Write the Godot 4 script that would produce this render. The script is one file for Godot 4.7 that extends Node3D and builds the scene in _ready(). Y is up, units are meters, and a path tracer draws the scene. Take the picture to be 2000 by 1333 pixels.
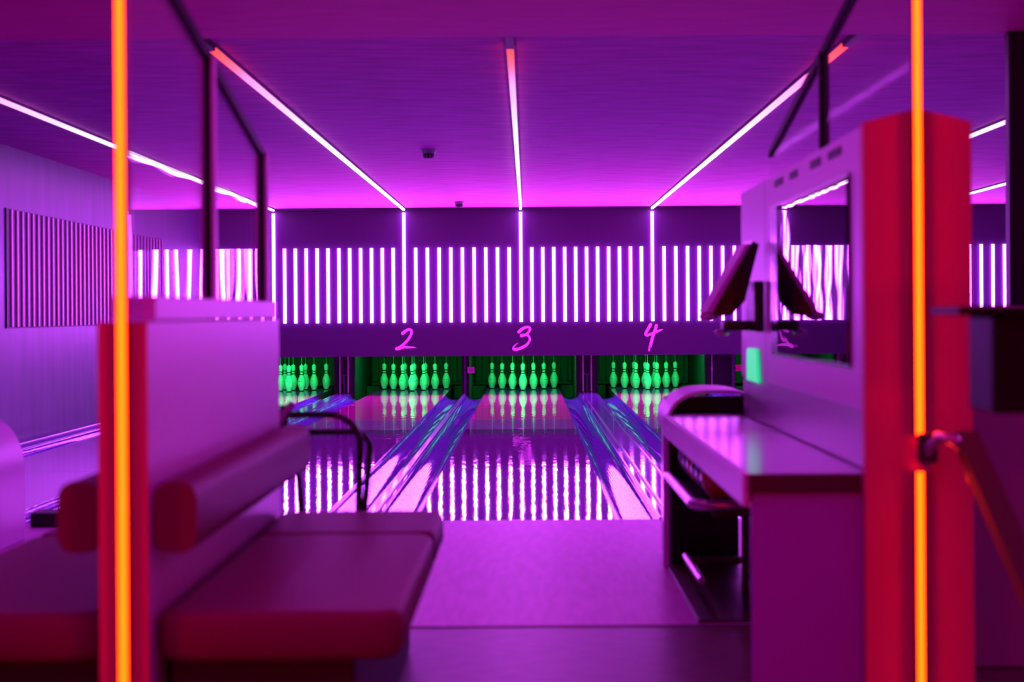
extends Node3D
# Bowling hall: y up, lane level is y = 0, the camera stands at z = 0 and looks along -z.

const EYE := 1.11
const Z_MASK := -27.7      # wall above the pins
const Z_FOUL := -10.9      # lanes start here
const H_CEIL := 2.555
const H_LOW := 2.51
const X_LEFT := -4.39
const X_RIGHT := 7.6

var used := {}
var M := {}

func _ready():
	# ---------------------------------------------------------------- camera, environment
	var cam := Camera3D.new()
	cam.name = "camera"
	cam.projection = Camera3D.PROJECTION_FRUSTUM
	cam.near = 0.05
	cam.far = 80.0
	var f := 3970.0
	cam.size = cam.near * 1333.0 / f
	cam.frustum_offset = Vector2(-30.0, -54.5) * cam.near / f
	cam.position = Vector3(0, EYE, 0)
	cam.rotation.z = -0.0065
	var lens := CameraAttributesPhysical.new()
	lens.frustum_focal_length = 71.0
	lens.frustum_focus_distance = 27.0
	lens.exposure_aperture = 3.3
	cam.attributes = lens
	add_child(cam)
	var we := WorldEnvironment.new()
	we.name = "world_environment"
	var env := Environment.new()
	env.background_mode = Environment.BG_COLOR
	env.background_color = Color(0, 0, 0)
	env.tonemap_mode = Environment.TONE_MAPPER_LINEAR
	env.tonemap_exposure = 1.0
	env.sdfgi_enabled = true
	env.ssao_enabled = true
	env.ssil_enabled = true
	we.environment = env
	add_child(we)

	materials()
	room()
	lanes()
	wall_lights()
	ceiling_lights()
	pit()
	pins()
	numbers()
	near_left()
	near_right()
	details()

# ==================================================================== light levels (radiance, linear)
const PURPLE := Vector3(20.0, 2.4, 34.0)      # wall bars
const STRIP := Vector3(27.0, 2.2, 42.0)       # ceiling strips
const NEON := Vector3(20.0, 0.42, 0.01)       # orange tubes
const ADDED_SEATING := Vector3(13.0, 0.7, 16.0)     # added strips above the seats, out of view
const ADDED_FLOOD := Vector3(170.0, 0.5, 2.0)       # added red lamps behind the aisle, out of view
const GREEN := Vector3(0.1, 30.0, 5.5)        # pin lamps

# ==================================================================== helpers
func numbered(n: String) -> String:
	if not used.has(n):
		used[n] = 0
		return n
	used[n] += 1
	return "%s_%03d" % [n, used[n]]

func thing(called: String, label: String, category: String, at := Vector3.ZERO, group := "") -> Node3D:
	var o := Node3D.new()
	o.name = numbered(called)
	add_child(o)
	o.position = at
	return tag(o, label, category, group)

func tag(o: Node3D, label: String, category: String, group := "") -> Node3D:
	o.set_meta("label", label)
	o.set_meta("category", category)
	if group != "":
		o.set_meta("group", group)
	return o

func obj(called: String, mesh: Mesh, m: Material, parent: Node = null, at := Vector3.ZERO) -> MeshInstance3D:
	var o := MeshInstance3D.new()
	o.mesh = mesh
	o.material_override = m
	o.position = at
	o.cast_shadow = GeometryInstance3D.SHADOW_CASTING_SETTING_ON
	if parent == null or parent == self:
		o.name = numbered(called)
		add_child(o)
	else:
		o.name = called
		parent.add_child(o, true)
	return o

func struct(called: String, mesh: Mesh, m: Material, label: String, category: String, at := Vector3.ZERO) -> MeshInstance3D:
	var o := obj(called, mesh, m, null, at)
	tag(o, label, category)
	o.set_meta("kind", "structure")
	return o

class Geo:
	var v := PackedVector3Array()
	var n := PackedVector3Array()
	var uv := PackedVector2Array()
	var c := Vector3.ZERO
	func tri(a: Vector3, b: Vector3, d: Vector3, na: Vector3, nb: Vector3, nd: Vector3, ua := Vector2.ZERO, ub := Vector2.ZERO, ud := Vector2.ZERO):
		if (b - a).cross(d - a).dot(na + nb + nd) > 0.0:
			v.append_array(PackedVector3Array([a, d, b]))
			n.append_array(PackedVector3Array([na, nd, nb]))
			uv.append_array(PackedVector2Array([ua, ud, ub]))
		else:
			v.append_array(PackedVector3Array([a, b, d]))
			n.append_array(PackedVector3Array([na, nb, nd]))
			uv.append_array(PackedVector2Array([ua, ub, ud]))
	func quad(a: Vector3, b: Vector3, d: Vector3, e: Vector3, na: Vector3, nb: Vector3, nd: Vector3, ne: Vector3):
		tri(a, b, d, na, nb, nd, Vector2(0, 0), Vector2(1, 0), Vector2(1, 1))
		tri(a, d, e, na, nd, ne, Vector2(0, 0), Vector2(1, 1), Vector2(0, 1))
	func flat(a: Vector3, b: Vector3, d: Vector3, e: Vector3, nn: Vector3):
		quad(a, b, d, e, nn, nn, nn, nn)
	# box with rounded edges of radius r
	func rbox(at: Vector3, size: Vector3, r := 0.004, steps := 2):
		var h := size / 2.0
		r = minf(r, minf(h.x, minf(h.y, h.z)) * 0.98)
		var inner := h - Vector3(r, r, r)
		for axis in 3:
			var ua := (axis + 1) % 3
			var va := (axis + 2) % 3
			var us := cuts(h[ua], r, steps)
			var vs := cuts(h[va], r, steps)
			for s in [-1.0, 1.0]:
				for i in us.size() - 1:
					for j in vs.size() - 1:
						var p: Array = []
						var q: Array = []
						for k in [[0, 0], [1, 0], [1, 1], [0, 1]]:
							var x := Vector3.ZERO
							x[axis] = s * h[axis]
							x[ua] = us[i + k[0]]
							x[va] = vs[j + k[1]]
							var y := x.clamp(-inner, inner)
							var d := (x - y).normalized()
							p.append(at + y + d * r)
							q.append(d)
						quad(p[0], p[1], p[2], p[3], q[0], q[1], q[2], q[3])
	func cuts(h: float, r: float, steps: int) -> PackedFloat32Array:
		var o := PackedFloat32Array()
		for i in steps:
			o.append(-h + r * (1.0 - tan(PI / 4.0 * (1.0 - float(i) / steps))))
		o.append(-h + r)
		o.append(h - r)
		for i in range(steps - 1, -1, -1):
			o.append(h - r * (1.0 - tan(PI / 4.0 * (1.0 - float(i) / steps))))
		return o
	# profile: Vector2(radius, height) from bottom to top, turned round y
	func lathe(at: Vector3, prof: Array, seg := 20, ca := true, cb := true):
		var nn: Array = []
		for i in prof.size():
			var a: Vector2 = prof[maxi(i - 1, 0)]
			var b: Vector2 = prof[mini(i + 1, prof.size() - 1)]
			var t := (b - a).normalized()
			nn.append(Vector2(t.y, -t.x))
		for i in prof.size() - 1:
			for k in seg:
				var p: Array = []
				var q: Array = []
				for e in [[i, k], [i, k + 1], [i + 1, k + 1], [i + 1, k]]:
					var w: float = TAU * e[1] / seg
					var d := Vector3(cos(w), 0, sin(w))
					p.append(at + d * prof[e[0]].x + Vector3(0, prof[e[0]].y, 0))
					q.append((d * nn[e[0]].x + Vector3(0, nn[e[0]].y, 0)).normalized())
				quad(p[0], p[1], p[2], p[3], q[0], q[1], q[2], q[3])
		for e in [[0, ca, Vector3.DOWN], [prof.size() - 1, cb, Vector3.UP]]:
			if e[1] and prof[e[0]].x > 0.0005:
				for k in seg:
					var a := TAU * k / seg
					var b := TAU * (k + 1) / seg
					var y := Vector3(0, prof[e[0]].y, 0)
					var rr: float = prof[e[0]].x
					tri(at + y, at + y + Vector3(cos(a), 0, sin(a)) * rr, at + y + Vector3(cos(b), 0, sin(b)) * rr, e[2], e[2], e[2])
	# round tube along points
	func tube(pts: Array, r: float, seg := 10):
		var frames: Array = []
		var up := Vector3.UP
		for i in pts.size():
			var t: Vector3 = (pts[mini(i + 1, pts.size() - 1)] - pts[maxi(i - 1, 0)]).normalized()
			if i == 0 and absf(t.dot(up)) > 0.95:
				up = Vector3.RIGHT
			var s := t.cross(up).normalized()
			up = s.cross(t).normalized()
			frames.append([s, up, t])
		for i in pts.size() - 1:
			for k in seg:
				var p: Array = []
				var q: Array = []
				for e in [[i, k], [i, k + 1], [i + 1, k + 1], [i + 1, k]]:
					var w: float = TAU * e[1] / seg
					var d: Vector3 = frames[e[0]][0] * cos(w) + frames[e[0]][1] * sin(w)
					p.append(pts[e[0]] + d * r)
					q.append(d)
				quad(p[0], p[1], p[2], p[3], q[0], q[1], q[2], q[3])
		for e in [[0, -1.0], [pts.size() - 1, 1.0]]:
			for k in seg:
				var a := TAU * k / seg
				var b := TAU * (k + 1) / seg
				var fr: Array = frames[e[0]]
				var nn: Vector3 = fr[2] * e[1]
				tri(pts[e[0]], pts[e[0]] + (fr[0] * cos(a) + fr[1] * sin(a)) * r, pts[e[0]] + (fr[0] * cos(b) + fr[1] * sin(b)) * r, nn, nn, nn)
	# 2D outline swept between two depths: point (u, v) at depth w becomes u*ax + v*ay + w*az
	func prism(poly: PackedVector2Array, w0: float, w1: float, ax: Vector3, ay: Vector3, az: Vector3, smooth_deg := 35.0, caps := true):
		var cnt := poly.size()
		var en: Array = []
		var area := 0.0
		for i in cnt:
			area += poly[i].cross(poly[(i + 1) % cnt])
		for i in cnt:
			var d := (poly[(i + 1) % cnt] - poly[i]).normalized()
			en.append(Vector2(d.y, -d.x) * signf(area))
		for i in cnt:
			var a := poly[i]
			var b := poly[(i + 1) % cnt]
			var na: Vector2 = en[i]
			var nb: Vector2 = en[i]
			var prev: Vector2 = en[(i + cnt - 1) % cnt]
			var next: Vector2 = en[(i + 1) % cnt]
			if absf(prev.angle_to(na)) < deg_to_rad(smooth_deg):
				na = (na + prev).normalized()
			if absf(next.angle_to(en[i])) < deg_to_rad(smooth_deg):
				nb = (nb + next).normalized()
			var A := ax * a.x + ay * a.y
			var B := ax * b.x + ay * b.y
			var NA := (ax * na.x + ay * na.y).normalized()
			var NB := (ax * nb.x + ay * nb.y).normalized()
			quad(A + az * w0, B + az * w0, B + az * w1, A + az * w1, NA, NB, NB, NA)
		if caps:
			var id := Geometry2D.triangulate_polygon(poly)
			for i in range(0, id.size(), 3):
				for e in [[w0, -signf(w1 - w0)], [w1, signf(w1 - w0)]]:
					var p: Array = []
					for k in 3:
						var g := poly[id[i + k]]
						p.append(ax * g.x + ay * g.y + az * e[0])
					var nn: Vector3 = az.normalized() * e[1]
					tri(p[0], p[1], p[2], nn, nn, nn)
	func sphere(at: Vector3, r: float, seg := 24, rings := 14, sq := Vector3.ONE):
		for i in rings:
			for k in seg:
				var p: Array = []
				var q: Array = []
				for e in [[i, k], [i, k + 1], [i + 1, k + 1], [i + 1, k]]:
					var a: float = PI * e[0] / rings - PI / 2
					var b: float = TAU * e[1] / seg
					var d := Vector3(cos(a) * cos(b), sin(a), cos(a) * sin(b))
					p.append(at + d * r * sq)
					q.append((d / sq).normalized())
				quad(p[0], p[1], p[2], p[3], q[0], q[1], q[2], q[3])
	func done() -> ArrayMesh:
		var arr := []
		arr.resize(Mesh.ARRAY_MAX)
		arr[Mesh.ARRAY_VERTEX] = v
		arr[Mesh.ARRAY_NORMAL] = n
		arr[Mesh.ARRAY_TEX_UV] = uv
		var m := ArrayMesh.new()
		m.add_surface_from_arrays(Mesh.PRIMITIVE_TRIANGLES, arr)
		return m

func box(x0: float, x1: float, y0: float, y1: float, z0: float, z1: float, r := 0.004, steps := 2) -> ArrayMesh:
	var g := Geo.new()
	g.rbox(Vector3(x0 + x1, y0 + y1, z0 + z1) / 2.0, Vector3(absf(x1 - x0), absf(y1 - y0), absf(z1 - z0)), r, steps)
	return g.done()

func area_light(called: String, parent: Node, at: Vector3, rot: Vector3, size: Vector2, radiance: Vector3, share: float) -> void:
	var l := AreaLight3D.new()
	l.name = called
	var mx := maxf(radiance.x, maxf(radiance.y, radiance.z))
	l.light_color = Color(radiance.x / mx, radiance.y / mx, radiance.z / mx).linear_to_srgb()
	l.area_size = size
	l.area_normalize_energy = false
	l.light_energy = mx * share / PI
	l.area_range = 40.0
	l.area_attenuation = 2.0
	l.shadow_enabled = true
	l.position = at
	l.rotation_degrees = rot
	parent.add_child(l, true)

# ==================================================================== materials
func lin(r: float, g: float, b: float) -> Color:
	return Color(r, g, b).linear_to_srgb()

func mat(col: Color, rough := 0.6, metal := 0.0) -> StandardMaterial3D:
	var m := StandardMaterial3D.new()
	m.albedo_color = col
	m.roughness = rough
	m.metallic = metal
	return m

func glow(radiance: Vector3) -> StandardMaterial3D:
	var m := StandardMaterial3D.new()
	m.albedo_color = Color(0.08, 0.08, 0.08)
	m.roughness = 0.5
	var mx := maxf(radiance.x, maxf(radiance.y, radiance.z))
	m.emission_enabled = true
	m.emission = Color(radiance.x / mx, radiance.y / mx, radiance.z / mx).linear_to_srgb()
	m.emission_energy_multiplier = mx
	return m

func noise_tex(seed_: int, freq: float, oct: int, a: Color, b: Color, as_normal := false, strength := 8.0, size := 512, lo := 0.0, hi := 1.0) -> NoiseTexture2D:
	var n := FastNoiseLite.new()
	n.seed = seed_
	n.noise_type = FastNoiseLite.TYPE_SIMPLEX_SMOOTH
	n.frequency = freq
	n.fractal_octaves = oct
	var t := NoiseTexture2D.new()
	t.width = size
	t.height = size
	t.seamless = true
	t.noise = n
	if as_normal:
		t.as_normal_map = true
		t.bump_strength = strength
	else:
		var g := Gradient.new()
		g.offsets = PackedFloat32Array([lo, hi])
		g.colors = PackedColorArray([a, b])
		t.color_ramp = g
	return t

func textured(m: StandardMaterial3D, t: Texture2D, scale_: Vector3) -> StandardMaterial3D:
	m.albedo_texture = t
	m.albedo_color = Color.WHITE
	m.uv1_triplanar = true
	m.uv1_world_triplanar = true
	m.uv1_scale = scale_
	return m

func wavy(m: StandardMaterial3D, t: Texture2D, amount: float, scale_ := Vector3.ZERO) -> StandardMaterial3D:
	m.normal_enabled = true
	m.normal_texture = t
	m.normal_scale = amount
	if scale_ != Vector3.ZERO:
		m.uv1_triplanar = true
		m.uv1_world_triplanar = true
		m.uv1_scale = scale_
	return m

func materials():
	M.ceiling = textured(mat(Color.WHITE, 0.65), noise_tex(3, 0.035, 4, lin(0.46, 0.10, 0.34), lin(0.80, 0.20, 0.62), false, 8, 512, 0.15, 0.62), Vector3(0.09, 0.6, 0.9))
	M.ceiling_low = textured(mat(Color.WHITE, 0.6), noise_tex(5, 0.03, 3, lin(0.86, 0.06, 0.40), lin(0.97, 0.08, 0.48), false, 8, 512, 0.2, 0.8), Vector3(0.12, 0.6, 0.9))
	M.mask = mat(lin(0.055, 0.010, 0.085), 0.55)
	M.wall = textured(mat(Color.WHITE, 0.42), noise_tex(11, 0.04, 3, lin(0.048, 0.018, 0.13), lin(0.085, 0.03, 0.20), false, 8, 512, 0.2, 0.8), Vector3(0.3, 0.04, 0.16))
	M.dark = mat(lin(0.012, 0.008, 0.014), 0.5)
	M.black_gloss = mat(lin(0.006, 0.005, 0.008), 0.2)
	M.slat = mat(lin(0.85, 0.45, 0.8), 0.42)
	M.maple = textured(mat(Color.WHITE, 0.42), noise_tex(21, 0.03, 4, lin(0.72, 0.22, 0.70), lin(0.84, 0.26, 0.82), false, 8, 512, 0.2, 0.8), Vector3(1.2, 0.5, 0.15))
	M.oak = textured(mat(Color.WHITE, 0.4), noise_tex(23, 0.04, 4, lin(0.13, 0.065, 0.06), lin(0.24, 0.12, 0.12), false, 8, 512, 0.2, 0.8), Vector3(0.35, 0.5, 1.6))
	var wave := noise_tex(31, 0.012, 3, Color.WHITE, Color.WHITE, true, 10.0)
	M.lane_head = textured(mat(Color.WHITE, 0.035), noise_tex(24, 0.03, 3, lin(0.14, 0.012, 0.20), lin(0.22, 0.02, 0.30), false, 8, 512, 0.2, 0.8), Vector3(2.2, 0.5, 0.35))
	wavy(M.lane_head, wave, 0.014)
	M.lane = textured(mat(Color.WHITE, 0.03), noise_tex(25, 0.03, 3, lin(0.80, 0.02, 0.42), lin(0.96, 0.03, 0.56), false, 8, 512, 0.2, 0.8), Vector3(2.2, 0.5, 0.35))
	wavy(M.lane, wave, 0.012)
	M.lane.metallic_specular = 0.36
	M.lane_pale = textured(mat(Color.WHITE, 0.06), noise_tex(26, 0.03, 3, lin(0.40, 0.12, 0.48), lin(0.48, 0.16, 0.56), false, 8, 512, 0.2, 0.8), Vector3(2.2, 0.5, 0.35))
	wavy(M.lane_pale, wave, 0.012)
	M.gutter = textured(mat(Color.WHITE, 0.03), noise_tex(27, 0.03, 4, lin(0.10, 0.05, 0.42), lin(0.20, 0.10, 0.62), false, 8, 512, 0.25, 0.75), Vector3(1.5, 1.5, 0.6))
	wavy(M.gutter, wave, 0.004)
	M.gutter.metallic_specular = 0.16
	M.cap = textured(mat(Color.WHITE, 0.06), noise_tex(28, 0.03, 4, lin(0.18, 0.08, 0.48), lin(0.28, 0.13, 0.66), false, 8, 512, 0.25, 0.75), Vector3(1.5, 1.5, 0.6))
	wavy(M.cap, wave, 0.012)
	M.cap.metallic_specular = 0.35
	M.cap_trim = mat(lin(0.26, 0.16, 0.5), 0.12)
	M.pin = mat(lin(0.8, 0.82, 0.78), 0.18)
	M.band = mat(lin(0.01, 0.015, 0.01), 0.4)
	M.string = mat(lin(0.7, 0.75, 0.7), 0.5)
	M.curtain = mat(lin(0.035, 0.07, 0.05), 0.8)
	M.kick = mat(lin(0.02, 0.03, 0.02), 0.6)
	M.pit_dark = mat(lin(0.03, 0.014, 0.03), 0.6)
	M.post = mat(lin(0.10, 0.03, 0.13), 0.5)
	M.guide = mat(lin(0.75, 0.5, 0.6), 0.35)
	M.sign = mat(lin(0.75, 0.30, 0.55), 0.5)
	M.sign_red = mat(lin(0.9, 0.05, 0.25), 0.5)
	M.digit = mat(lin(1.0, 0.62, 0.95), 0.7)
	M.laminate = mat(lin(0.74, 0.36, 0.80), 0.4)
	M.laminate_low = mat(lin(0.38, 0.28, 0.45), 0.35)
	M.table = mat(lin(0.45, 0.16, 0.50), 0.17)
	M.red_paint = mat(lin(0.74, 0.05, 0.21), 0.5)
	M.violet_panel = mat(lin(0.42, 0.08, 0.72), 0.4)
	M.floor_shade = mat(lin(0.06, 0.012, 0.014), 0.4)  # dark tone for the shade under the console table
	M.edge = mat(lin(0.06, 0.02, 0.03), 0.5)
	# soft vinyl with a low sheen
	M.leather = wavy(mat(lin(0.21, 0.004, 0.085), 0.5), noise_tex(41, 0.08, 3, Color.WHITE, Color.WHITE, true, 6.0), 0.12, Vector3(6, 6, 6))
	M.leather.metallic_specular = 0.22
	M.frame = mat(lin(0.018, 0.006, 0.014), 0.45)
	M.frame.metallic_specular = 0.15
	M.frame_lit = mat(lin(0.82, 0.42, 0.88), 0.4)  # puts the brighter light on ledge, bar sides and display into the colour
	M.glass = mat(Color(0.9, 0.85, 0.95, 0.06), 0.0)
	M.glass.transparency = BaseMaterial3D.TRANSPARENCY_ALPHA
	wavy(M.glass, noise_tex(43, 0.008, 1, Color.WHITE, Color.WHITE, true, 10.0), 0.007, Vector3(0.4, 0.4, 0.4))
	M.acrylic = mat(Color(0.9, 0.8, 0.95, 0.06), 0.05)
	M.acrylic.transparency = BaseMaterial3D.TRANSPARENCY_ALPHA
	M.acrylic.metallic_specular = 0.04
	M.steel = mat(lin(0.7, 0.6, 0.72), 0.25, 0.8)
	M.black_tube = mat(lin(0.012, 0.01, 0.016), 0.3)
	M.screen = wavy(mat(lin(0.006, 0.005, 0.012), 0.012), noise_tex(44, 0.012, 1, Color.WHITE, Color.WHITE, true, 8.0), 0.006, Vector3(1, 1, 1))
	M.rail = mat(lin(0.07, 0.02, 0.016), 0.55)
	M.bar = glow(PURPLE * 0.7)
	M.neon = glow(NEON)
	M.flood = glow(ADDED_FLOOD * 0.05)
	M.added_seat_strip = glow(ADDED_SEATING * 0.3)
	M.green_lamp = glow(GREEN)
	# ceiling strip: the tube runs from a pinkish red at its near end to white towards the pins
	var g := Gradient.new()
	g.offsets = PackedFloat32Array([0.0, 0.04, 0.10, 0.22, 0.45, 1.0])
	g.colors = PackedColorArray([Color(1.0, 0.24, 0.22), Color(1.0, 0.30, 0.42), Color(1.0, 0.48, 0.85), Color(0.95, 0.62, 1.0), Color(0.95, 0.85, 1.0), Color(0.98, 0.92, 1.0)])
	var gt := GradientTexture2D.new()
	gt.gradient = g
	gt.width = 256
	gt.height = 8
	gt.fill_from = Vector2(0, 0)
	gt.fill_to = Vector2(1, 0)
	var sm := StandardMaterial3D.new()
	sm.albedo_color = Color(0.08, 0.08, 0.08)
	sm.emission_enabled = true
	sm.emission = Color.WHITE
	sm.emission_operator = BaseMaterial3D.EMISSION_OP_MULTIPLY
	sm.emission_texture = gt
	sm.emission_energy_multiplier = 2.4
	M.strip = sm

# ==================================================================== room shell
func room():
	struct("floor", box(X_LEFT, X_RIGHT, -0.2, 0.0, -10.9, -7.22, 0.002), M.maple, "pale matte wooden approach floor in front of the lanes", "floor")
	struct("floor", box(X_LEFT, X_RIGHT, -0.2, -0.003, -7.19, 3.0, 0.002), M.oak, "dark wooden floor of the seating area", "floor")
	struct("floor", box(X_LEFT, X_RIGHT, -0.35, -0.16, -32.0, -10.9, 0.002), M.dark, "dark sub-floor under the lanes and gutters", "floor")
	struct("trim_1", box(X_LEFT, X_RIGHT, -0.2, -0.001, -7.22, -7.19, 0.002), M.edge, "dark threshold strip between the approach and the seating floor", "trim")
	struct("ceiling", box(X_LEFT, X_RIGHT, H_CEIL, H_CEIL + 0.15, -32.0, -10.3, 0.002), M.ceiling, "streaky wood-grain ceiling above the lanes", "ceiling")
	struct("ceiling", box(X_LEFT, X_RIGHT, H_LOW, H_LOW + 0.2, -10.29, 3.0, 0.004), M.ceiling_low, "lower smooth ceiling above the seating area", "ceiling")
	struct("wall_left", box(X_LEFT - 0.2, X_LEFT, -0.35, 2.75, -32.0, 3.0, 0.002), M.wall, "long satin wall beside the first lane", "wall")
	struct("wall_right", box(X_RIGHT, X_RIGHT + 0.2, -0.35, 2.75, -32.0, 3.0, 0.002), M.wall, "plain wall on the far side of the last lane", "wall")
	struct("wall_back", box(X_LEFT, X_RIGHT, -0.2, 2.75, 3.0, 3.2, 0.002), M.wall, "plain wall at the rear of the seating area", "wall")
	struct("wall_far", box(X_LEFT, X_RIGHT, 0.53, H_CEIL, Z_MASK - 0.08, Z_MASK, 0.003), M.mask, "dark matte wall above the pins that carries the light bars", "wall")
	struct("wall_pit", box(X_LEFT, X_RIGHT, -0.35, H_CEIL, -32.2, -32.0, 0.002), M.dark, "dark rear wall hidden in the pin pit", "wall")
	struct("baseboard_left", box(X_LEFT, X_LEFT + 0.03, -0.16, 0.0, Z_MASK, -10.9, 0.004), M.cap_trim, "pale baseboard along the wall of the first lane", "baseboard")
	# slatted panel on the left wall
	var s := thing("slatted_wall_panel", "dark panel of thin upright slats on the wall beside lane one", "wall panel", Vector3(X_LEFT, 1.01, -20.8))
	obj("backing", box(0.0, 0.012, 0.0, 1.015, -3.7, 3.7, 0.002), M.dark, s)
	var slat := box(0.0, 0.014, 0.0, 1.0, -0.026, 0.026, 0.004, 1)
	var z := 3.55
	while z > -3.65:
		obj("slat", slat, M.slat, s, Vector3(0.012, 0.008, z))
		z -= 0.187

# ==================================================================== lanes
const LANES := [-3.43, -1.66, -0.07, 1.72, 3.61, 5.34]
const WORD := ["one", "two", "three", "four", "five", "six"]

func lanes():
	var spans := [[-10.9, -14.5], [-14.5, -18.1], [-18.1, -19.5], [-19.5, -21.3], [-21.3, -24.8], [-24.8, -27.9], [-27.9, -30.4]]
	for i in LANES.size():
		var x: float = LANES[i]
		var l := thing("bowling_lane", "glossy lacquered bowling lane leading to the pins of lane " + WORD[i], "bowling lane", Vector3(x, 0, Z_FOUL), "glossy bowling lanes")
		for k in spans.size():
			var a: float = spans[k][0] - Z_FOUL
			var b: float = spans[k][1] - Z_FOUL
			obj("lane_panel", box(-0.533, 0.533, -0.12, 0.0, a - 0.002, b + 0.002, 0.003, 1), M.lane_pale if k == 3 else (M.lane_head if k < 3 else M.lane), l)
		# gutters: shallow round channels on both sides
		for s in [-1.0, 1.0]:
			var poly := PackedVector2Array()
			for j in 15:
				var w := PI * j / 14.0
				poly.append(Vector2(-0.1125 * cos(w), -0.005 - 0.065 * sin(w)))
			poly.append(Vector2(0.1175, -0.005))
			poly.append(Vector2(0.1175, -0.13))
			poly.append(Vector2(-0.1175, -0.13))
			poly.append(Vector2(-0.1175, -0.005))
			var g := Geo.new()
			g.prism(poly, 0.0, -17.0, Vector3.RIGHT, Vector3.UP, Vector3.BACK, 30.0)
			obj("gutter", g.done(), M.gutter, l, Vector3(s * (0.533 + 0.1175), 0, 0))
	# dividers between neighbouring lanes
	var e := thing("lane_capping", "pale stepped capping between the wall and the gutter of lane one", "capping", Vector3(X_LEFT, 0, Z_FOUL))
	obj("rail", box(0.035, 0.075, -0.13, 0.03, 0.0, -16.7, 0.01, 2), M.cap_trim, e)
	obj("shelf", box(0.08, 0.13, -0.13, -0.02, 0.0, -16.7, 0.006, 2), M.cap_trim, e)
	obj("rail", box(0.135, 0.188, -0.13, 0.0, 0.0, -16.7, 0.01, 2), M.cap_trim, e)
	for i in LANES.size() - 1:
		var a: float = LANES[i] + 0.533 + 0.235
		var b: float = LANES[i + 1] - 0.533 - 0.235
		var w := b - a
		var d := thing("lane_divider", ("broad" if w > 0.15 else "narrow") + " violet capping between the gutters of lane %s and lane %s" % [WORD[i], WORD[i + 1]], "lane divider", Vector3((a + b) / 2, 0, Z_FOUL), "lane dividers")
		if w > 0.15:
			var h := w / 2
			obj("cover", box(-h + 0.055, h - 0.055, -0.13, 0.018, 0.0, -17.1, 0.012, 3), M.cap, d)
			for s in [-1.0, 1.0]:
				obj("edge_trim", box(s * h, s * (h - 0.05), -0.13, 0.012, 0.0, -17.1, 0.01, 3), M.cap, d)
				obj("joint_strip", box(s * (h - 0.05), s * (h - 0.055), -0.13, 0.002, 0.0, -17.1, 0.001, 1), M.dark, d)
			obj("end_cap", box(-h + 0.04, h - 0.04, 0.0, 0.075, 0.02, 0.22, 0.012, 3), M.dark, d)
		else:
			obj("cover", box(-w / 2 + 0.006, w / 2 - 0.006, -0.13, 0.012, 0.0, -17.1, 0.01, 3), M.cap_trim, d)

# ==================================================================== lights on the far wall
const TALL := [-3.45, -1.674, -0.084, 1.708, 3.62, 5.39]
const BAYS := [11, 9, 11, 11, 10]
const ORD := ["first", "second", "third", "fourth", "fifth", "sixth", "seventh", "eighth", "ninth", "tenth", "eleventh"]

func bar_mesh(y0: float, y1: float) -> ArrayMesh:
	return box(-0.0225, 0.0225, y0, y1, 0.0, 0.02, 0.005, 1)

func light_bar(called: String, mesh: Mesh, x: float, y0: float, y1: float, label: String, group: String):
	var t := thing(called, label, "light", Vector3(x, 0, Z_MASK), group)
	obj("tube", mesh, M.bar, t, Vector3(0, 0, 0.012))
	obj("back_rail", box(-0.018, 0.018, y0, y1, 0.0, 0.01, 0.002, 1), M.dark, t)
	area_light("glow_light", t, Vector3(0, (y0 + y1) / 2, 0.034), Vector3(0, 180, 0), Vector2(0.045, y1 - y0), PURPLE, 0.5)

func wall_lights():
	var short := bar_mesh(0.99, 2.01)
	var tall := bar_mesh(0.99, 2.49)
	for i in TALL.size():
		light_bar("wall_light_tall", tall, TALL[i], 0.99, 2.49, "tall white light bar running up to the ceiling above lane " + WORD[i], "tall light bars on the far wall")
	for i in BAYS.size():
		var n: int = BAYS[i]
		for k in n:
			var x := lerpf(TALL[i], TALL[i + 1], float(k + 1) / (n + 1))
			light_bar("wall_light_bar", short, x, 0.99, 2.01, "short white light bar, %s to the right of the tall bar of lane %s" % [ORD[k], WORD[i]], "short light bars on the far wall")
	for k in 5:
		light_bar("wall_light_bar", short, TALL[0] - 0.155 * (k + 1), 0.99, 2.01, "short white light bar, %s to the left of the tall bar of lane one" % ORD[k], "short light bars on the far wall")
	for k in 9:
		light_bar("wall_light_bar", short, TALL[5] + 0.159 * (k + 1), 0.99, 2.01, "short white light bar, %s to the right of the tall bar of lane six" % ORD[k], "short light bars on the far wall")

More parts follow.
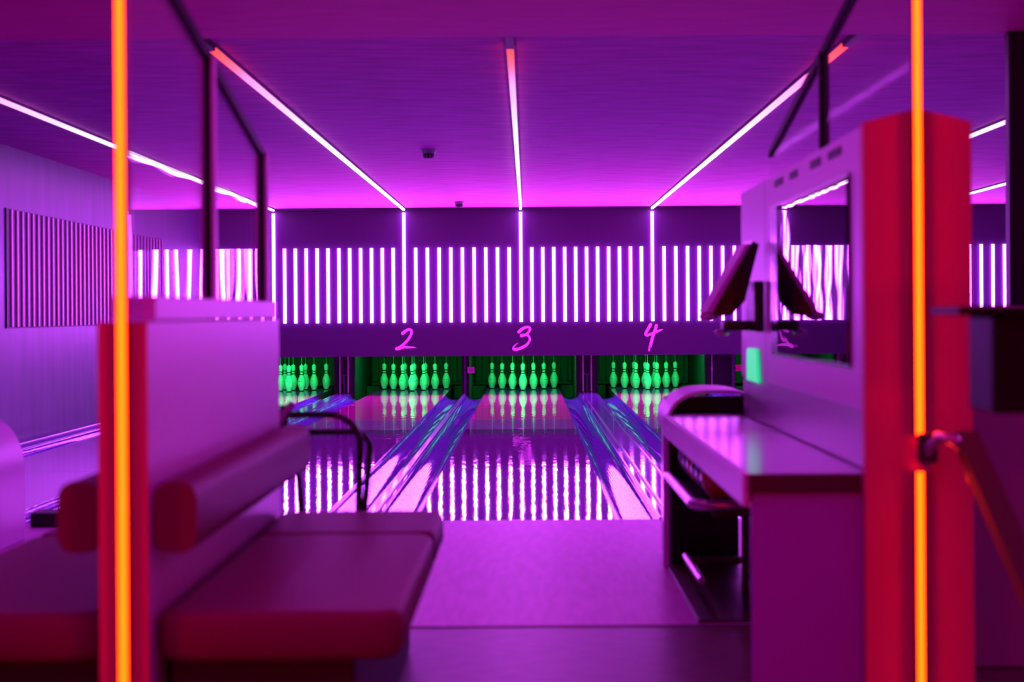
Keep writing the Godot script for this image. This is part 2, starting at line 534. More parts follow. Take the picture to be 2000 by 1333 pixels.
func ceiling_lights():
	# every strip hangs from the ceiling along the middle of its lane
	var z0 := -10.83
	var z1 := Z_MASK + 0.02
	for i in TALL.size():
		var t := thing("ceiling_light_strip", "long thin light strip under the ceiling along the middle of lane " + WORD[i], "light", Vector3(TALL[i], 0, z0), "ceiling light strips")
		var g := Geo.new()
		var y := 2.518
		var len := z1 - z0
		# diffuser: three long faces with u running along its length
		var c := [Vector2(-0.018, y + 0.022), Vector2(-0.015, y), Vector2(0.015, y), Vector2(0.018, y + 0.022)]
		for k in 3:
			var a: Vector2 = c[k]
			var b: Vector2 = c[k + 1]
			var nn := Vector3((b - a).y, -(b - a).x, 0).normalized()
			g.tri(Vector3(a.x, a.y, 0), Vector3(b.x, b.y, 0), Vector3(b.x, b.y, len), nn, nn, nn, Vector2(0.002, 0.5), Vector2(0.002, 0.5), Vector2(0.998, 0.5))
			g.tri(Vector3(a.x, a.y, 0), Vector3(b.x, b.y, len), Vector3(a.x, a.y, len), nn, nn, nn, Vector2(0.002, 0.5), Vector2(0.998, 0.5), Vector2(0.998, 0.5))
		obj("diffuser", g.done(), M.strip, t)
		obj("housing", box(-0.026, 0.026, y + 0.022, H_CEIL + 0.001, 0.0, len, 0.003, 1), M.dark, t)
		obj("end_cap", box(-0.022, 0.022, y - 0.002, H_CEIL + 0.001, 0.0, 0.5, 0.004, 1), M.frame, t)
		area_light("glow_light", t, Vector3(0, y - 0.004, len / 2), Vector3(-90, 0, 0), Vector2(0.04, absf(len)), STRIP, 1.0)

# ==================================================================== pin pit
func pit():
	for i in LANES.size():
		var x: float = LANES[i]
		# curtain with soft pleats
		var g := Geo.new()
		var n := 64
		for k in n:
			var pa := -0.74 + 1.48 * k / n
			var pb := -0.74 + 1.48 * (k + 1) / n
			var za := 0.018 * sin(pa * 60.0) + 0.01 * sin(pa * 23.0 + i)
			var zb := 0.018 * sin(pb * 60.0) + 0.01 * sin(pb * 23.0 + i)
			var na := Vector3(-(0.018 * 60.0 * cos(pa * 60.0)), 0, 1).normalized()
			var nb := Vector3(-(0.018 * 60.0 * cos(pb * 60.0)), 0, 1).normalized()
			g.quad(Vector3(pa, 0.06, za), Vector3(pb, 0.06, zb), Vector3(pb, 1.3, zb), Vector3(pa, 1.3, za), na, nb, nb, na)
			g.quad(Vector3(pa, 0.06, za - 0.01), Vector3(pb, 0.06, zb - 0.01), Vector3(pb, 1.3, zb - 0.01), Vector3(pa, 1.3, za - 0.01), -na, -nb, -nb, -na)
		var c := thing("pit_curtain", "dark pleated curtain hanging behind the pins of lane " + WORD[i], "curtain", Vector3(x, 0, -31.2), "curtains behind the pins")
		obj("cloth", g.done(), M.curtain, c)
		obj("bottom_bar", box(-0.738, 0.738, 0.015, 0.065, -0.04, 0.05, 0.008, 2), M.dark, c)
		for s in [-1.0, 1.0]:
			var k := thing("kickback_panel", "dark side panel on the %s of the pins of lane %s" % ["left" if s < 0 else "right", WORD[i]], "side panel", Vector3(x + s * 0.755, 0, -29.6), "side panels of the pin pits")
			obj("board", box(-0.012, 0.012, -0.16, 1.2, -1.5, 1.35, 0.004, 1), M.kick, k)
			obj("front_edge", box(-0.014, 0.014, -0.16, 1.2, 1.35, 1.38, 0.004, 1), M.pit_dark, k)
			obj("kick_board", box(-s * 0.012, -s * 0.20, -0.16, 0.03, -0.8, -0.76, 0.004, 1), M.kick, k)
		# lamp above the pins, hidden behind the far wall
		var p := thing("pin_lamp", "green tube lamp above the pins of lane " + WORD[i], "light", Vector3(x, 0.78, -28.4), "green pin lamps")
		var t := Geo.new()
		t.tube([Vector3(-0.55, 0, 0), Vector3(0.55, 0, 0)], 0.018, 10)
		obj("lamp_tube", t.done(), M.green_lamp, p)
		obj("lamp_shade", box(-0.58, 0.58, -0.18, 0.06, 0.034, 0.040, 0.002, 1), M.dark, p)  # unseen plate added to keep the green light off the lanes
		obj("lamp_bracket", box(-0.58, 0.58, 0.018, 0.06, -0.02, 0.12, 0.004, 1), M.dark, p)
		area_light("glow_light", p, Vector3(0, -0.024, -0.006), Vector3(-35, 0, 0), Vector2(1.1, 0.036), GREEN, 6.0)
	# uprights between the pits
	for i in LANES.size() - 1:
		var a: float = LANES[i] + 0.533 + 0.235
		var b: float = LANES[i + 1] - 0.533 - 0.235
		var m := (a + b) / 2
		var w := b - a
		if w > 0.15:
			var d := thing("pit_upright", "dark upright panel between the pins of lane %s and lane %s" % [WORD[i], WORD[i + 1]], "panel", Vector3(m, 0, -28.25), "uprights between the pin pits")
			obj("panel", box(-w / 2, w / 2, -0.16, 0.9, -0.03, 0.03, 0.006, 1), M.pit_dark, d)
			if i != 3:
				var r := thing("ball_return_guide", "pair of slim upright rails in front of the panel between lanes %s and %s" % [WORD[i], WORD[i + 1]], "rail guide", Vector3(m, 0.0, -28.17), "rail guides between the pin pits")
				for s in [-1.0, 1.0]:
					obj("rail", box(s * 0.057 - 0.011, s * 0.057 + 0.011, 0.018, 0.72, -0.012, 0.012, 0.004, 1), M.guide, r)
				obj("cross_bar", box(-0.05, 0.05, 0.25, 0.275, -0.008, 0.008, 0.003, 1), M.post, r)
				obj("middle_bar", box(-0.014, 0.014, 0.018, 0.25, -0.008, 0.008, 0.003, 1), M.post, r)
			else:
				var q := thing("upright_pipe", "thin grey pipe on the dark panel between lanes four and five", "pipe", Vector3(m - 0.11, 0.0, -28.19))
				var g := Geo.new()
				g.tube([Vector3(0, 0.0, 0), Vector3(0, 0.9, 0)], 0.009, 10)
				obj("pipe", g.done(), M.string, q)
				obj("clamp", box(-0.016, 0.016, 0.30, 0.34, -0.012, 0.012, 0.003, 1), M.guide, q)
				var q2 := thing("pit_post", "dark violet post beside the red tag of lane five", "post", Vector3(2.842, 0, -28.12))
				obj("post", box(-0.025, 0.025, -0.1, 0.9, -0.025, 0.025, 0.005, 1), M.post, q2)
				var s5 := thing("lane_tag", "small red tag mounted on the post beside lane five", "tag", Vector3(2.945, 0.335, -28.09))
				obj("plate", box(-0.072, 0.072, -0.045, 0.045, -0.004, 0.004, 0.003, 1), M.sign_red, s5)
				obj("bracket", box(-0.1, -0.05, -0.01, 0.01, -0.02, -0.004, 0.002, 1), M.dark, s5)
		else:
			var d := thing("pit_post", "slim violet post between the pins of lane %s and lane %s" % [WORD[i], WORD[i + 1]], "post", Vector3(m, 0, -28.1), "posts between the pin pits")
			obj("post", box(-0.02, 0.02, 0.0, 0.9, -0.02, 0.02, 0.005, 1), M.post, d)
			if i == 1:
				var s := thing("lane_tag", "small pale pink tag mounted beside the slim post between lanes two and three", "tag", Vector3(m + 0.082, 0.33, -28.06))
				obj("plate", box(-0.05, 0.05, -0.044, 0.044, -0.004, 0.004, 0.003, 1), M.sign, s)
				obj("bracket", box(-0.09, -0.03, -0.01, 0.01, -0.02, -0.004, 0.002, 1), M.dark, s)
				for k in 2:
					obj("print_line", box(-0.034, 0.034, 0.006 - 0.02 * k, 0.012 - 0.02 * k, 0.004, 0.0048, 0.0003, 1), M.post, s)

# ==================================================================== pins
func pins():
	var inch := 0.0254
	var prof: Array = []
	var src := [[1.015, 0.0], [1.2, 0.25], [1.414, 0.75], [1.70, 1.5], [1.953, 2.25], [2.255, 3.375], [2.383, 4.5], [2.36, 5.2], [2.282, 5.875], [2.09, 6.6], [1.852, 7.25], [1.54, 7.95], [1.236, 8.625], [0.983, 9.375], [0.898, 10.0], [0.90, 10.4], [0.935, 10.875], [1.047, 11.75], [1.203, 12.625], [1.27, 13.3], [1.26, 13.8], [1.13, 14.3], [0.86, 14.7], [0.48, 14.93], [0.0, 15.0]]
	for e in src:
		prof.append(Vector2(e[0], e[1]) * inch)
	var g := Geo.new()
	g.lathe(Vector3.ZERO, prof, 24, true, false)
	var body := g.done()
	var bands: Array = []
	for e in [[9.28, 9.82], [10.72, 11.26]]:
		var b := Geo.new()
		var pr: Array = []
		for k in 4:
			var y := lerpf(e[0], e[1], k / 3.0)
			pr.append(Vector2((0.94 if e[0] < 10.0 else 0.96) * inch + 0.0015, y * inch))
		b.lathe(Vector3.ZERO, pr, 20)
		bands.append(b.done())
	var rg := Geo.new()
	rg.lathe(Vector3.ZERO, [Vector2(0.030, 0.0), Vector2(0.0325, 0.006), Vector2(0.0335, 0.010)], 20)
	var ring := rg.done()
	var sg := Geo.new()
	sg.tube([Vector3(0, 0.378, 0), Vector3(0, 0.95, 0)], 0.0016, 6)
	var string := sg.done()
	var cg := Geo.new()
	cg.lathe(Vector3.ZERO, [Vector2(0.007, 0.379), Vector2(0.006, 0.388), Vector2(0.0025, 0.394)], 10)
	var plug := cg.done()
	var lg := Geo.new()
	for k in 5:
		var a := -0.5 + 0.22 * k
		lg.rbox(Vector3(sin(a) * 0.0598, 5.55 * inch, cos(a) * 0.0598), Vector3(0.009, 0.004 + 0.002 * (k % 2), 0.003), 0.0008, 1)
	var mark := lg.done()
	var spots := [[0.0, 0.0, "front pin"], [-0.1524, 0.264, "left pin of the second row"], [0.1524, 0.264, "right pin of the second row"], [-0.3048, 0.528, "left pin of the third row"], [0.0, 0.528, "middle pin of the third row"], [0.3048, 0.528, "right pin of the third row"], [-0.4572, 0.792, "outer left pin of the rear row"], [-0.1524, 0.792, "inner left pin of the rear row"], [0.1524, 0.792, "inner right pin of the rear row"], [0.4572, 0.792, "outer right pin of the rear row"]]
	var turns := [0.1, 0.5, -0.2, 0.7, 0.0, -0.6, 0.4, 0.9, -0.3, -0.8]
	var first: Node3D = null
	for i in LANES.size():
		if i == 5:
			continue
		for k in 10:
			if i == 4 and not k in [7]:
				continue
			var label: String = "green-lit bowling pin, %s on lane %s" % [spots[k][2], WORD[i]]
			var t: Node3D
			if first == null:
				t = thing("bowling_pin", label, "bowling pin", Vector3.ZERO, "bowling pins")
				obj("body", body, M.pin, t)
				for b in bands:
					obj("neck_ring", b, M.band, t)
				obj("base_ring", ring, M.band, t)
				obj("print_mark", mark, M.band, t)
				obj("plug", plug, M.string, t)
				obj("string", string, M.string, t)
				first = t
			else:
				t = first.duplicate()
				t.name = numbered("bowling_pin")
				add_child(t)
				tag(t, label, "bowling pin", "bowling pins")
			t.position = Vector3(LANES[i] + spots[k][0], 0.0, -29.2 - spots[k][1])
			t.rotation.y = turns[(k + i * 3) % 10]

# ==================================================================== painted lane numbers
func brush(strokes: Array) -> ArrayMesh:
	var g := Geo.new()
	var z := 0.005
	for s in strokes:
		var p: Array = []
		var n: int = s.size()
		for i in n - 1:
			for k in 4:
				var u := k / 4.0
				var a: Vector3 = s[maxi(i - 1, 0)]
				var b: Vector3 = s[i]
				var c: Vector3 = s[i + 1]
				var d: Vector3 = s[mini(i + 2, n - 1)]
				p.append(b.cubic_interpolate(c, a, d, u))
		p.append(s[n - 1])
		var left: Array = []
		var right: Array = []
		for i in p.size():
			var t: Vector3 = p[mini(i + 1, p.size() - 1)] - p[maxi(i - 1, 0)]
			var side: Vector2 = Vector2(-t.y, t.x).normalized() * p[i].z * 0.5
			left.append(Vector2(p[i].x, p[i].y) + side)
			right.append(Vector2(p[i].x, p[i].y) - side)
		z += 0.001
		for i in p.size() - 1:
			var q := PackedVector2Array([left[i], left[i + 1], right[i + 1], right[i]])
			g.flat(Vector3(q[0].x, q[0].y, z), Vector3(q[1].x, q[1].y, z), Vector3(q[2].x, q[2].y, z), Vector3(q[3].x, q[3].y, z), Vector3.BACK)
			for e in [[q[0], q[1]], [q[3], q[2]]]:
				var d: Vector2 = e[1] - e[0]
				var nn := Vector3(-d.y, d.x, 0).normalized() * (1.0 if e[0] == q[0] else -1.0)
				g.flat(Vector3(e[0].x, e[0].y, 0), Vector3(e[1].x, e[1].y, 0), Vector3(e[1].x, e[1].y, z), Vector3(e[0].x, e[0].y, z), nn)
		# round start and end of the stroke
		for e in [0, p.size() - 1]:
			var r: float = p[e].z * 0.5
			for k in 12:
				var a := TAU * k / 12.0
				var b := TAU * (k + 1) / 12.0
				var c := Vector3(p[e].x, p[e].y, z - 0.0004)
				g.tri(c, c + Vector3(cos(a), sin(a), 0) * r, c + Vector3(cos(b), sin(b), 0) * r, Vector3.BACK, Vector3.BACK, Vector3.BACK)
	return g.done()

func numbers():
	var two := [[Vector3(-0.051, 0.210, 0.047), Vector3(-0.016, 0.238, 0.044), Vector3(0.016, 0.257, 0.041), Vector3(0.044, 0.262, 0.038), Vector3(0.068, 0.250, 0.036), Vector3(0.071, 0.225, 0.035), Vector3(0.063, 0.194, 0.036), Vector3(0.043, 0.156, 0.038), Vector3(0.012, 0.112, 0.039), Vector3(-0.023, 0.076, 0.039), Vector3(-0.061, 0.042, 0.041), Vector3(-0.099, 0.015, 0.044), Vector3(-0.134, 0.000, 0.047)],
		[Vector3(-0.134, 0.000, 0.047), Vector3(-0.096, 0.008, 0.047), Vector3(-0.049, 0.020, 0.041), Vector3(-0.001, 0.021, 0.033), Vector3(0.046, 0.018, 0.028), Vector3(0.093, 0.019, 0.019), Vector3(0.134, 0.011, 0.003)]]
	var three := [[Vector3(-0.039, 0.238, 0.044), Vector3(-0.010, 0.267, 0.044), Vector3(0.028, 0.291, 0.039), Vector3(0.069, 0.304, 0.036), Vector3(0.100, 0.302, 0.035), Vector3(0.114, 0.282, 0.035), Vector3(0.106, 0.256, 0.035), Vector3(0.087, 0.230, 0.036), Vector3(0.062, 0.203, 0.035)],
		[Vector3(-0.004, 0.188, 0.047), Vector3(0.030, 0.196, 0.041), Vector3(0.062, 0.199, 0.038), Vector3(0.090, 0.186, 0.035), Vector3(0.108, 0.154, 0.031), Vector3(0.107, 0.123, 0.031), Vector3(0.089, 0.088, 0.035), Vector3(0.058, 0.057, 0.038), Vector3(0.020, 0.034, 0.041), Vector3(-0.021, 0.015, 0.041), Vector3(-0.059, 0.004, 0.041), Vector3(-0.097, 0.000, 0.041), Vector3(-0.114, 0.010, 0.035), Vector3(-0.112, 0.032, 0.025), Vector3(-0.093, 0.057, 0.016), Vector3(-0.068, 0.078, 0.011), Vector3(-0.043, 0.094, 0.004)]]
	var four := [[Vector3(-0.050, 0.354, 0.044), Vector3(-0.070, 0.317, 0.043), Vector3(-0.098, 0.272, 0.041), Vector3(-0.115, 0.239, 0.041), Vector3(-0.115, 0.215, 0.041), Vector3(-0.091, 0.208, 0.037), Vector3(-0.061, 0.218, 0.037), Vector3(-0.020, 0.235, 0.037), Vector3(0.021, 0.251, 0.037), Vector3(0.062, 0.268, 0.032), Vector3(0.107, 0.285, 0.017), Vector3(0.115, 0.291, 0.005)],
		[Vector3(0.029, 0.340, 0.044), Vector3(0.015, 0.289, 0.044), Vector3(-0.003, 0.241, 0.044), Vector3(-0.017, 0.200, 0.043), Vector3(-0.034, 0.160, 0.037), Vector3(-0.048, 0.112, 0.031), Vector3(-0.062, 0.061, 0.027), Vector3(-0.074, 0.000, 0.026)],
		[Vector3(-0.003, 0.200, 0.017), Vector3(-0.013, 0.160, 0.012), Vector3(-0.024, 0.119, 0.012), Vector3(-0.034, 0.078, 0.012), Vector3(-0.043, 0.047, 0.010)]]
	var rows := [[two, -1.65, 0.635, "two"], [three, -0.079, 0.615, "three"], [four, 1.728, 0.59, "four"]]
	for r in rows:
		var o := obj("lane_number", brush(r[0]), M.digit, null, Vector3(r[1], r[2], Z_MASK))
		tag(o, "pink brush-written lane number %s on the dark wall under the light bars" % r[3], "number", "lane numbers")

# ==================================================================== partition with benches and tube lamp, left
func neon_tube(x: float, z: float, segs: Array, label: String):
	var t := thing("neon_tube", label, "light", Vector3(x, 0, z), "orange tube lamps")
	var r := 0.0092
	for s in segs:
		var g := Geo.new()
		g.tube([Vector3(0, s[0], 0), Vector3(0, s[1], 0)], r, 16)
		obj("tube", g.done(), M.neon, t)
		var ch := Geo.new()
		for e in [-1.0, 1.0]:
			ch.rbox(Vector3(e * (r + 0.003), (s[0] + s[1]) / 2, -0.010), Vector3(0.002, s[1] - s[0], 0.020), 0.0005, 1)
		ch.rbox(Vector3(0, (s[0] + s[1]) / 2, -0.016), Vector3(0.027, s[1] - s[0], 0.003), 0.0005, 1)
		obj("channel", ch.done(), M.edge, t)  # lips added to hold the tube's light off the end face
		var c := Geo.new()
		for y in [s[0], s[1]]:
			c.lathe(Vector3(0, y, 0), [Vector2(r * 0.7, -0.008), Vector2(r * 0.75, 0.008)], 12)
		obj("end_fitting", c.done(), M.dark, t)
		area_light("glow_light", t, Vector3(0, (s[0] + s[1]) / 2, r + 0.003), Vector3(0, 180, 0), Vector2(0.014, s[1] - s[0]), NEON, 0.3)

func near_left():
	var zn := -4.49
	var zf := -6.84
	var p := thing("booth_partition", "pale low partition wall with sloping glass top between the two benches", "partition", Vector3(-0.89, 0, zn))
	var d := zf - zn
	var poly := PackedVector2Array([Vector2(-0.054, 0.02), Vector2(0.054, 0.02), Vector2(0.054, d), Vector2(-0.054, d)])
	var g := Geo.new()
	g.prism(poly, 0.0, 1.095, Vector3.RIGHT, Vector3.BACK, Vector3.UP, 20.0)
	obj("panel", g.done(), M.laminate, p)
	obj("end_panel", box(-0.055, 0.055, 0.0, 1.096, 0.02, 0.028, 0.003, 1), M.red_paint, p)
	obj("top_ledge", box(-0.052, 0.052, 1.097, 1.155, -0.09, d + 0.05, 0.006, 2), M.frame_lit, p)
	# sloping glass with dark bars; the top edge falls towards the lanes
	var top := func(z: float) -> float: return EYE + 0.539 + 0.156 * (z - d) 
	var bar := 0.013
	for seg in [[-0.09, d / 2], [d / 2, d + 0.03]]:
		var z0: float = seg[0]
		var z1: float = seg[1]
		var gg := Geo.new()
		gg.prism(PackedVector2Array([Vector2(z0, 1.15), Vector2(z1, 1.15), Vector2(z1, top.call(z1)), Vector2(z0, top.call(z0))]), -0.004, 0.004, Vector3.BACK, Vector3.UP, Vector3.RIGHT, 10.0)
		obj("glass_pane", gg.done(), M.glass, p)
	for z in [-0.09, d / 2, d + 0.03]:
		obj("upright", box(-bar, bar if z < -0.5 else -0.004, 1.15, top.call(z), z - 0.02, z + (0.02 if z < -0.5 else -0.005), 0.004, 1), M.frame if z < -0.5 else M.frame_lit, p)
		if z > -0.5:
			continue
		obj("upright_lit_side", box(bar, bar + 0.012, 1.15, top.call(z), z - 0.02, z + 0.02, 0.004, 1), M.frame_lit, p)  # pale strip paints in the lit right side of the dark bar
	var rr := Geo.new()
	rr.prism(PackedVector2Array([Vector2(0.0, top.call(0.0) - 0.02), Vector2(d + 0.01, top.call(d + 0.01) - 0.02), Vector2(d + 0.01, top.call(d + 0.01) + 0.012), Vector2(0.0, top.call(0.0) + 0.012)]), -bar, bar, Vector3.BACK, Vector3.UP, Vector3.RIGHT, 10.0)
	obj("top_rail", rr.done(), M.frame, p)
	neon_tube(-0.887, -4.438, [[0.02, 2.49]], "orange glowing tube lamp standing before the end of the booth partition between the benches")
	# benches on both sides
	for s in [1.0, -1.0]:
		var word := "lane three" if s > 0 else "the slatted wall"
		var b := thing("bench", "padded dark red bench with bolster backrest, on the partition side facing " + word, "bench", Vector3(-0.89 + s * 0.054, 0, zn))
		for q in [[-0.01, -1.635], [-1.645, d]]:
			obj("seat_cushion", seat(s, q[0], q[1]), M.leather, b)
		obj("plinth", box(s * 0.02, s * 0.44, 0.0, 0.34, -0.12, d + 0.1, 0.008, 2), M.dark, b)
		var bp := Geo.new()
		var out := PackedVector2Array()
		for k in 20:
			var w := TAU * k / 20.0
			var cx := signf(cos(w)) * pow(absf(cos(w)), 0.55)
			var cy := signf(sin(w)) * pow(absf(sin(w)), 0.55)
			out.append(Vector2(s * (0.052 + 0.05 * cx), 0.662 + 0.079 * cy))
		bp.prism(out, -0.015, d, Vector3.RIGHT, Vector3.UP, Vector3.BACK, 40.0)
		obj("backrest", bp.done(), M.leather, b)

func seat(s: float, z0: float, z1: float) -> ArrayMesh:
	# upholstered slab: rounded in plan, with soft upper and lower edges
	var g := Geo.new()
	var hx := 0.275
	var hz := absf(z1 - z0) / 2
	var c := Vector3(s * 0.278, 0.34, (z0 + z1) / 2)
	var rings: Array = []
	var fil := 0.03
	for k in 13:
		var a := -PI / 2 + PI * k / 12.0
		var y := (fil + fil * sin(a)) if k < 6 else (0.11 - fil + fil * sin(a))
		if k == 6:
			continue
		rings.append([fil * (1.0 - cos(a)), y, a])
	var outline := func(inset: float) -> Array:
		var o: Array = []
		for q in 4:
			for k in 7:
				var w := PI / 2 * (q + k / 6.0)
				var rr := 0.075
				var cx := (hx - rr) * (1.0 if q in [0, 3] else -1.0)
				var cz := (hz - rr) * (1.0 if q in [0, 1] else -1.0)
				o.append([Vector3(cx + (rr - inset) * cos(w), 0, cz + (rr - inset) * sin(w)), Vector3(cos(w), 0, sin(w))])
		return o
	for i in rings.size() - 1:
		var a: Array = outline.call(rings[i][0])
		var b: Array = outline.call(rings[i + 1][0])
		for k in a.size():
			var n: int = (k + 1) % a.size()
			var ya := Vector3(0, rings[i][1], 0)
			var yb := Vector3(0, rings[i + 1][1], 0)
			var na := func(e: Array, w: float) -> Vector3: return (e[1] * cos(w) + Vector3.UP * sin(w)).normalized()
			g.quad(c + a[k][0] + ya, c + a[n][0] + ya, c + b[n][0] + yb, c + b[k][0] + yb, na.call(a[k], rings[i][2]), na.call(a[n], rings[i][2]), na.call(b[n], rings[i + 1][2]), na.call(b[k], rings[i + 1][2]))
	for e in [[rings[0], Vector3.DOWN], [rings[rings.size() - 1], Vector3.UP]]:
		var o: Array = outline.call(e[0][0])
		var y := Vector3(0, e[0][1], 0)
		for k in o.size():
			var n: int = (k + 1) % o.size()
			g.tri(c + y, c + o[k][0] + y, c + o[n][0] + y, e[1], e[1], e[1])
	return g.done()

# ==================================================================== console, ball return and cabinet, right
func near_right():
	# desk: long table top on a front panel
	var t := thing("console_table", "long glossy pale table with dark front edge over the ball rack", "table", Vector3(0.60, 0, -5.56))
	var zl := -3.26
	obj("table_top", box(0.0, 0.326, 0.62, 0.666, -0.004, zl, 0.004, 2), M.table, t)
	obj("front_edge", box(0.0, 0.326, 0.614, 0.664, 0.0, -0.006, 0.002, 1), M.edge, t)
	obj("side_fascia", box(-0.014, 0.004, 0.575, 0.666, -0.002, zl, 0.004, 2), M.laminate, t)
	obj("front_panel", box(0.012, 0.326, 0.0, 0.614, -0.02, -0.045, 0.004, 2), M.violet_panel, t)
	obj("rear_leg", box(-0.014, 0.01, 0.0, 0.62, zl - 0.05, zl, 0.004, 1), M.laminate, t)
	# ball return
	var r := thing("ball_return", "dark ball return with arched hood and ball rack under the console table", "ball return", Vector3(0.83, 0, -8.86))
	obj("hood", hood(0.232, 0.60, 0.77, 0.014, -0.6), M.laminate, r)
	obj("hood_lining", box(-0.2, 0.2, 0.60, 0.72, -0.57, -0.59, 0.004, 1), M.dark, r)
	obj("base", box(-0.215, 0.09, 0.0, 0.62, -0.03, -0.55, 0.01, 2), M.black_gloss, r)
	obj("leg_strip", box(-0.243, -0.222, 0.0, 0.6, -0.02, -0.05, 0.004, 1), M.steel, r)
	obj("leg_strip", box(-0.212, -0.202, 0.0, 0.4, -0.005, -0.03, 0.003, 1), M.post, r)
	obj("floor_shade", box(-0.23, 0.09, 0.0, 0.012, 0.0, 1.62, 0.004, 1), M.floor_shade, r)  # thin dark sheet put in for the table's shade on the floor
	# rack: two rails bent round the near end
	var tray := Geo.new()
	var pts: Array = [Vector3(-0.225, 0.405, -0.1), Vector3(-0.225, 0.405, 1.36)]
	for k in 9:
		var w := PI * k / 8.0
		pts.append(Vector3(-0.07 - 0.155 * cos(w), 0.405, 1.36 + 0.09 * pow(sin(w), 0.6)))
	pts.append_array([Vector3(0.085, 0.405, 1.36), Vector3(0.085, 0.405, -0.1)])
	tray.tube(pts, 0.02, 12)
	obj("rack_rail", tray.done(), M.steel, r)
	obj("rack_tray", box(-0.2, 0.06, 0.37, 0.39, -0.05, 1.38, 0.008, 2), M.dark, r)
	obj("rack_end", box(-0.16, 0.08, 0.36, 0.43, 1.40, 1.43, 0.008, 2), M.edge, r)
	obj("rack_post", box(0.02, 0.045, 0.0, 0.37, 0.72, 0.75, 0.004, 1), M.edge, r)
	obj("lower_rail", box(-0.15, 0.09, 0.05, 0.08, 0.30, 0.33, 0.006, 1), M.edge, r)
	var fr := Geo.new()
	fr.tube([Vector3(-0.195, 0.12, 0.62), Vector3(-0.195, 0.12, 1.36)], 0.013, 10)
	obj("foot_rail", fr.done(), M.steel, r)
	# balls on the rack
	var cols := [lin(0.55, 0.05, 0.02), lin(0.02, 0.08, 0.06), lin(0.02, 0.02, 0.03), lin(0.5, 0.03, 0.03), lin(0.16, 0.08, 0.3), lin(0.2, 0.12, 0.35)]
	var says := ["glossy orange-red bowling ball at the near end of the rack", "dark green bowling ball behind the orange-red ball on the rack", "black bowling ball, third from the near end of the rack", "deep red bowling ball between the black and the violet balls", "violet bowling ball, fifth from the near end of the rack", "pale violet bowling ball at the far end of the rack beside the hood"]
	for k in 6:
		var b := thing("bowling_ball", says[k], "bowling ball", Vector3(0.75, 0.391 + 0.108, -7.60 - 0.22 * k), "bowling balls on the rack")
		var sg := Geo.new()
		sg.sphere(Vector3.ZERO, 0.108, 32, 20)
		obj("shell", sg.done(), mat(cols[k], 0.12), b)
		var hg := Geo.new()
		for a in [Vector3(-0.5, 0.8, 0.3), Vector3(-0.6, 0.75, 0.05), Vector3(-0.75, 0.6, 0.3)]:
			hg.sphere(a.normalized() * 0.1035, 0.0125, 10, 6)
		obj("finger_hole", hg.done(), M.dark, b).set_meta("kind", "stuff")
	# cabinet on the table, its end pointed towards the seating area
	var c := thing("screen_cabinet", "tall pale cabinet with a built-in dark screen standing beside the console table", "cabinet", Vector3(0.93, 0, -5.56))
	var zc := -3.26
	var wd := 0.256
	var gable := PackedVector2Array([Vector2(0.0, 0.836), Vector2(wd, 0.836), Vector2(wd, 1.622), Vector2(wd / 2, 1.655), Vector2(0.0, 1.622)])
	var g := Geo.new()
	g.prism(gable, 0.0, zc, Vector3.RIGHT, Vector3.UP, Vector3.BACK, 10.0)
	obj("body", g.done(), M.laminate, c)
	obj("plinth", box(0.006, 0.25, 0.0, 0.836, 0.0, zc, 0.003, 1), M.laminate_low, c)
	var e := Geo.new()
	e.prism(PackedVector2Array([Vector2(-0.018, 0.0), Vector2(wd + 0.018, 0.0), Vector2(wd + 0.018, 1.622), Vector2(wd / 2, 1.658), Vector2(-0.018, 1.622)]), 0.003, 0.06, Vector3.RIGHT, Vector3.UP, Vector3.BACK, 10.0)
	obj("end_post", e.done(), M.red_paint, c)
	# screen on the face that looks at lane three
	obj("screen_frame", box(-0.006, 0.004, 0.945, 1.51, -0.28, -2.16, 0.003, 1), M.black_gloss, c)
	obj("screen", box(-0.010, -0.004, 0.955, 1.50, -0.29, -1.93, 0.002, 1), M.screen, c)
	for q in [[-2.07, -1.79], [-1.63, -1.39], [-1.11, -0.84], [-0.72, -0.42]]:
		obj("vent_slot", box(-0.003, 0.004, 1.573, 1.600, q[0] + 0.02, q[1] - 0.02, 0.002, 1), M.frame, c)
	obj("seam", box(-0.001, 0.002, 0.84, 1.63, -2.38, -2.37, 0.0005, 1), M.laminate_low, c)
	# green lamp
	var l := thing("green_indicator_light", "small green glowing lamp on the cabinet side under the tablet", "light", Vector3(0.928, 0.886, -8.35))
	var gp := Geo.new()
	gp.prism(PackedVector2Array([Vector2(-0.16, -0.06), Vector2(0.24, -0.06), Vector2(0.19, 0.06), Vector2(0.17, 0.072), Vector2(-0.13, 0.072), Vector2(-0.15, 0.06)]), 0.0, -0.012, Vector3.BACK, Vector3.UP, Vector3.RIGHT, 30.0)
	obj("lens", gp.done(), glow(Vector3(0.01, 0.72, 0.30)), l)
	area_light("glow_light", l, Vector3(-0.016, 0, 0.03), Vector3(0, 90, 0), Vector2(0.34, 0.11), Vector3(0.01, 0.72, 0.30), 0.3)
	# glass partition on top of the cabinet
	var p := thing("glass_screen", "sloping glass screen with black bars on top of the cabinet", "glass screen", Vector3(1.058, 1.655, -8.80))
	var top := func(z: float) -> float: return 0.142 + 0.148 * z
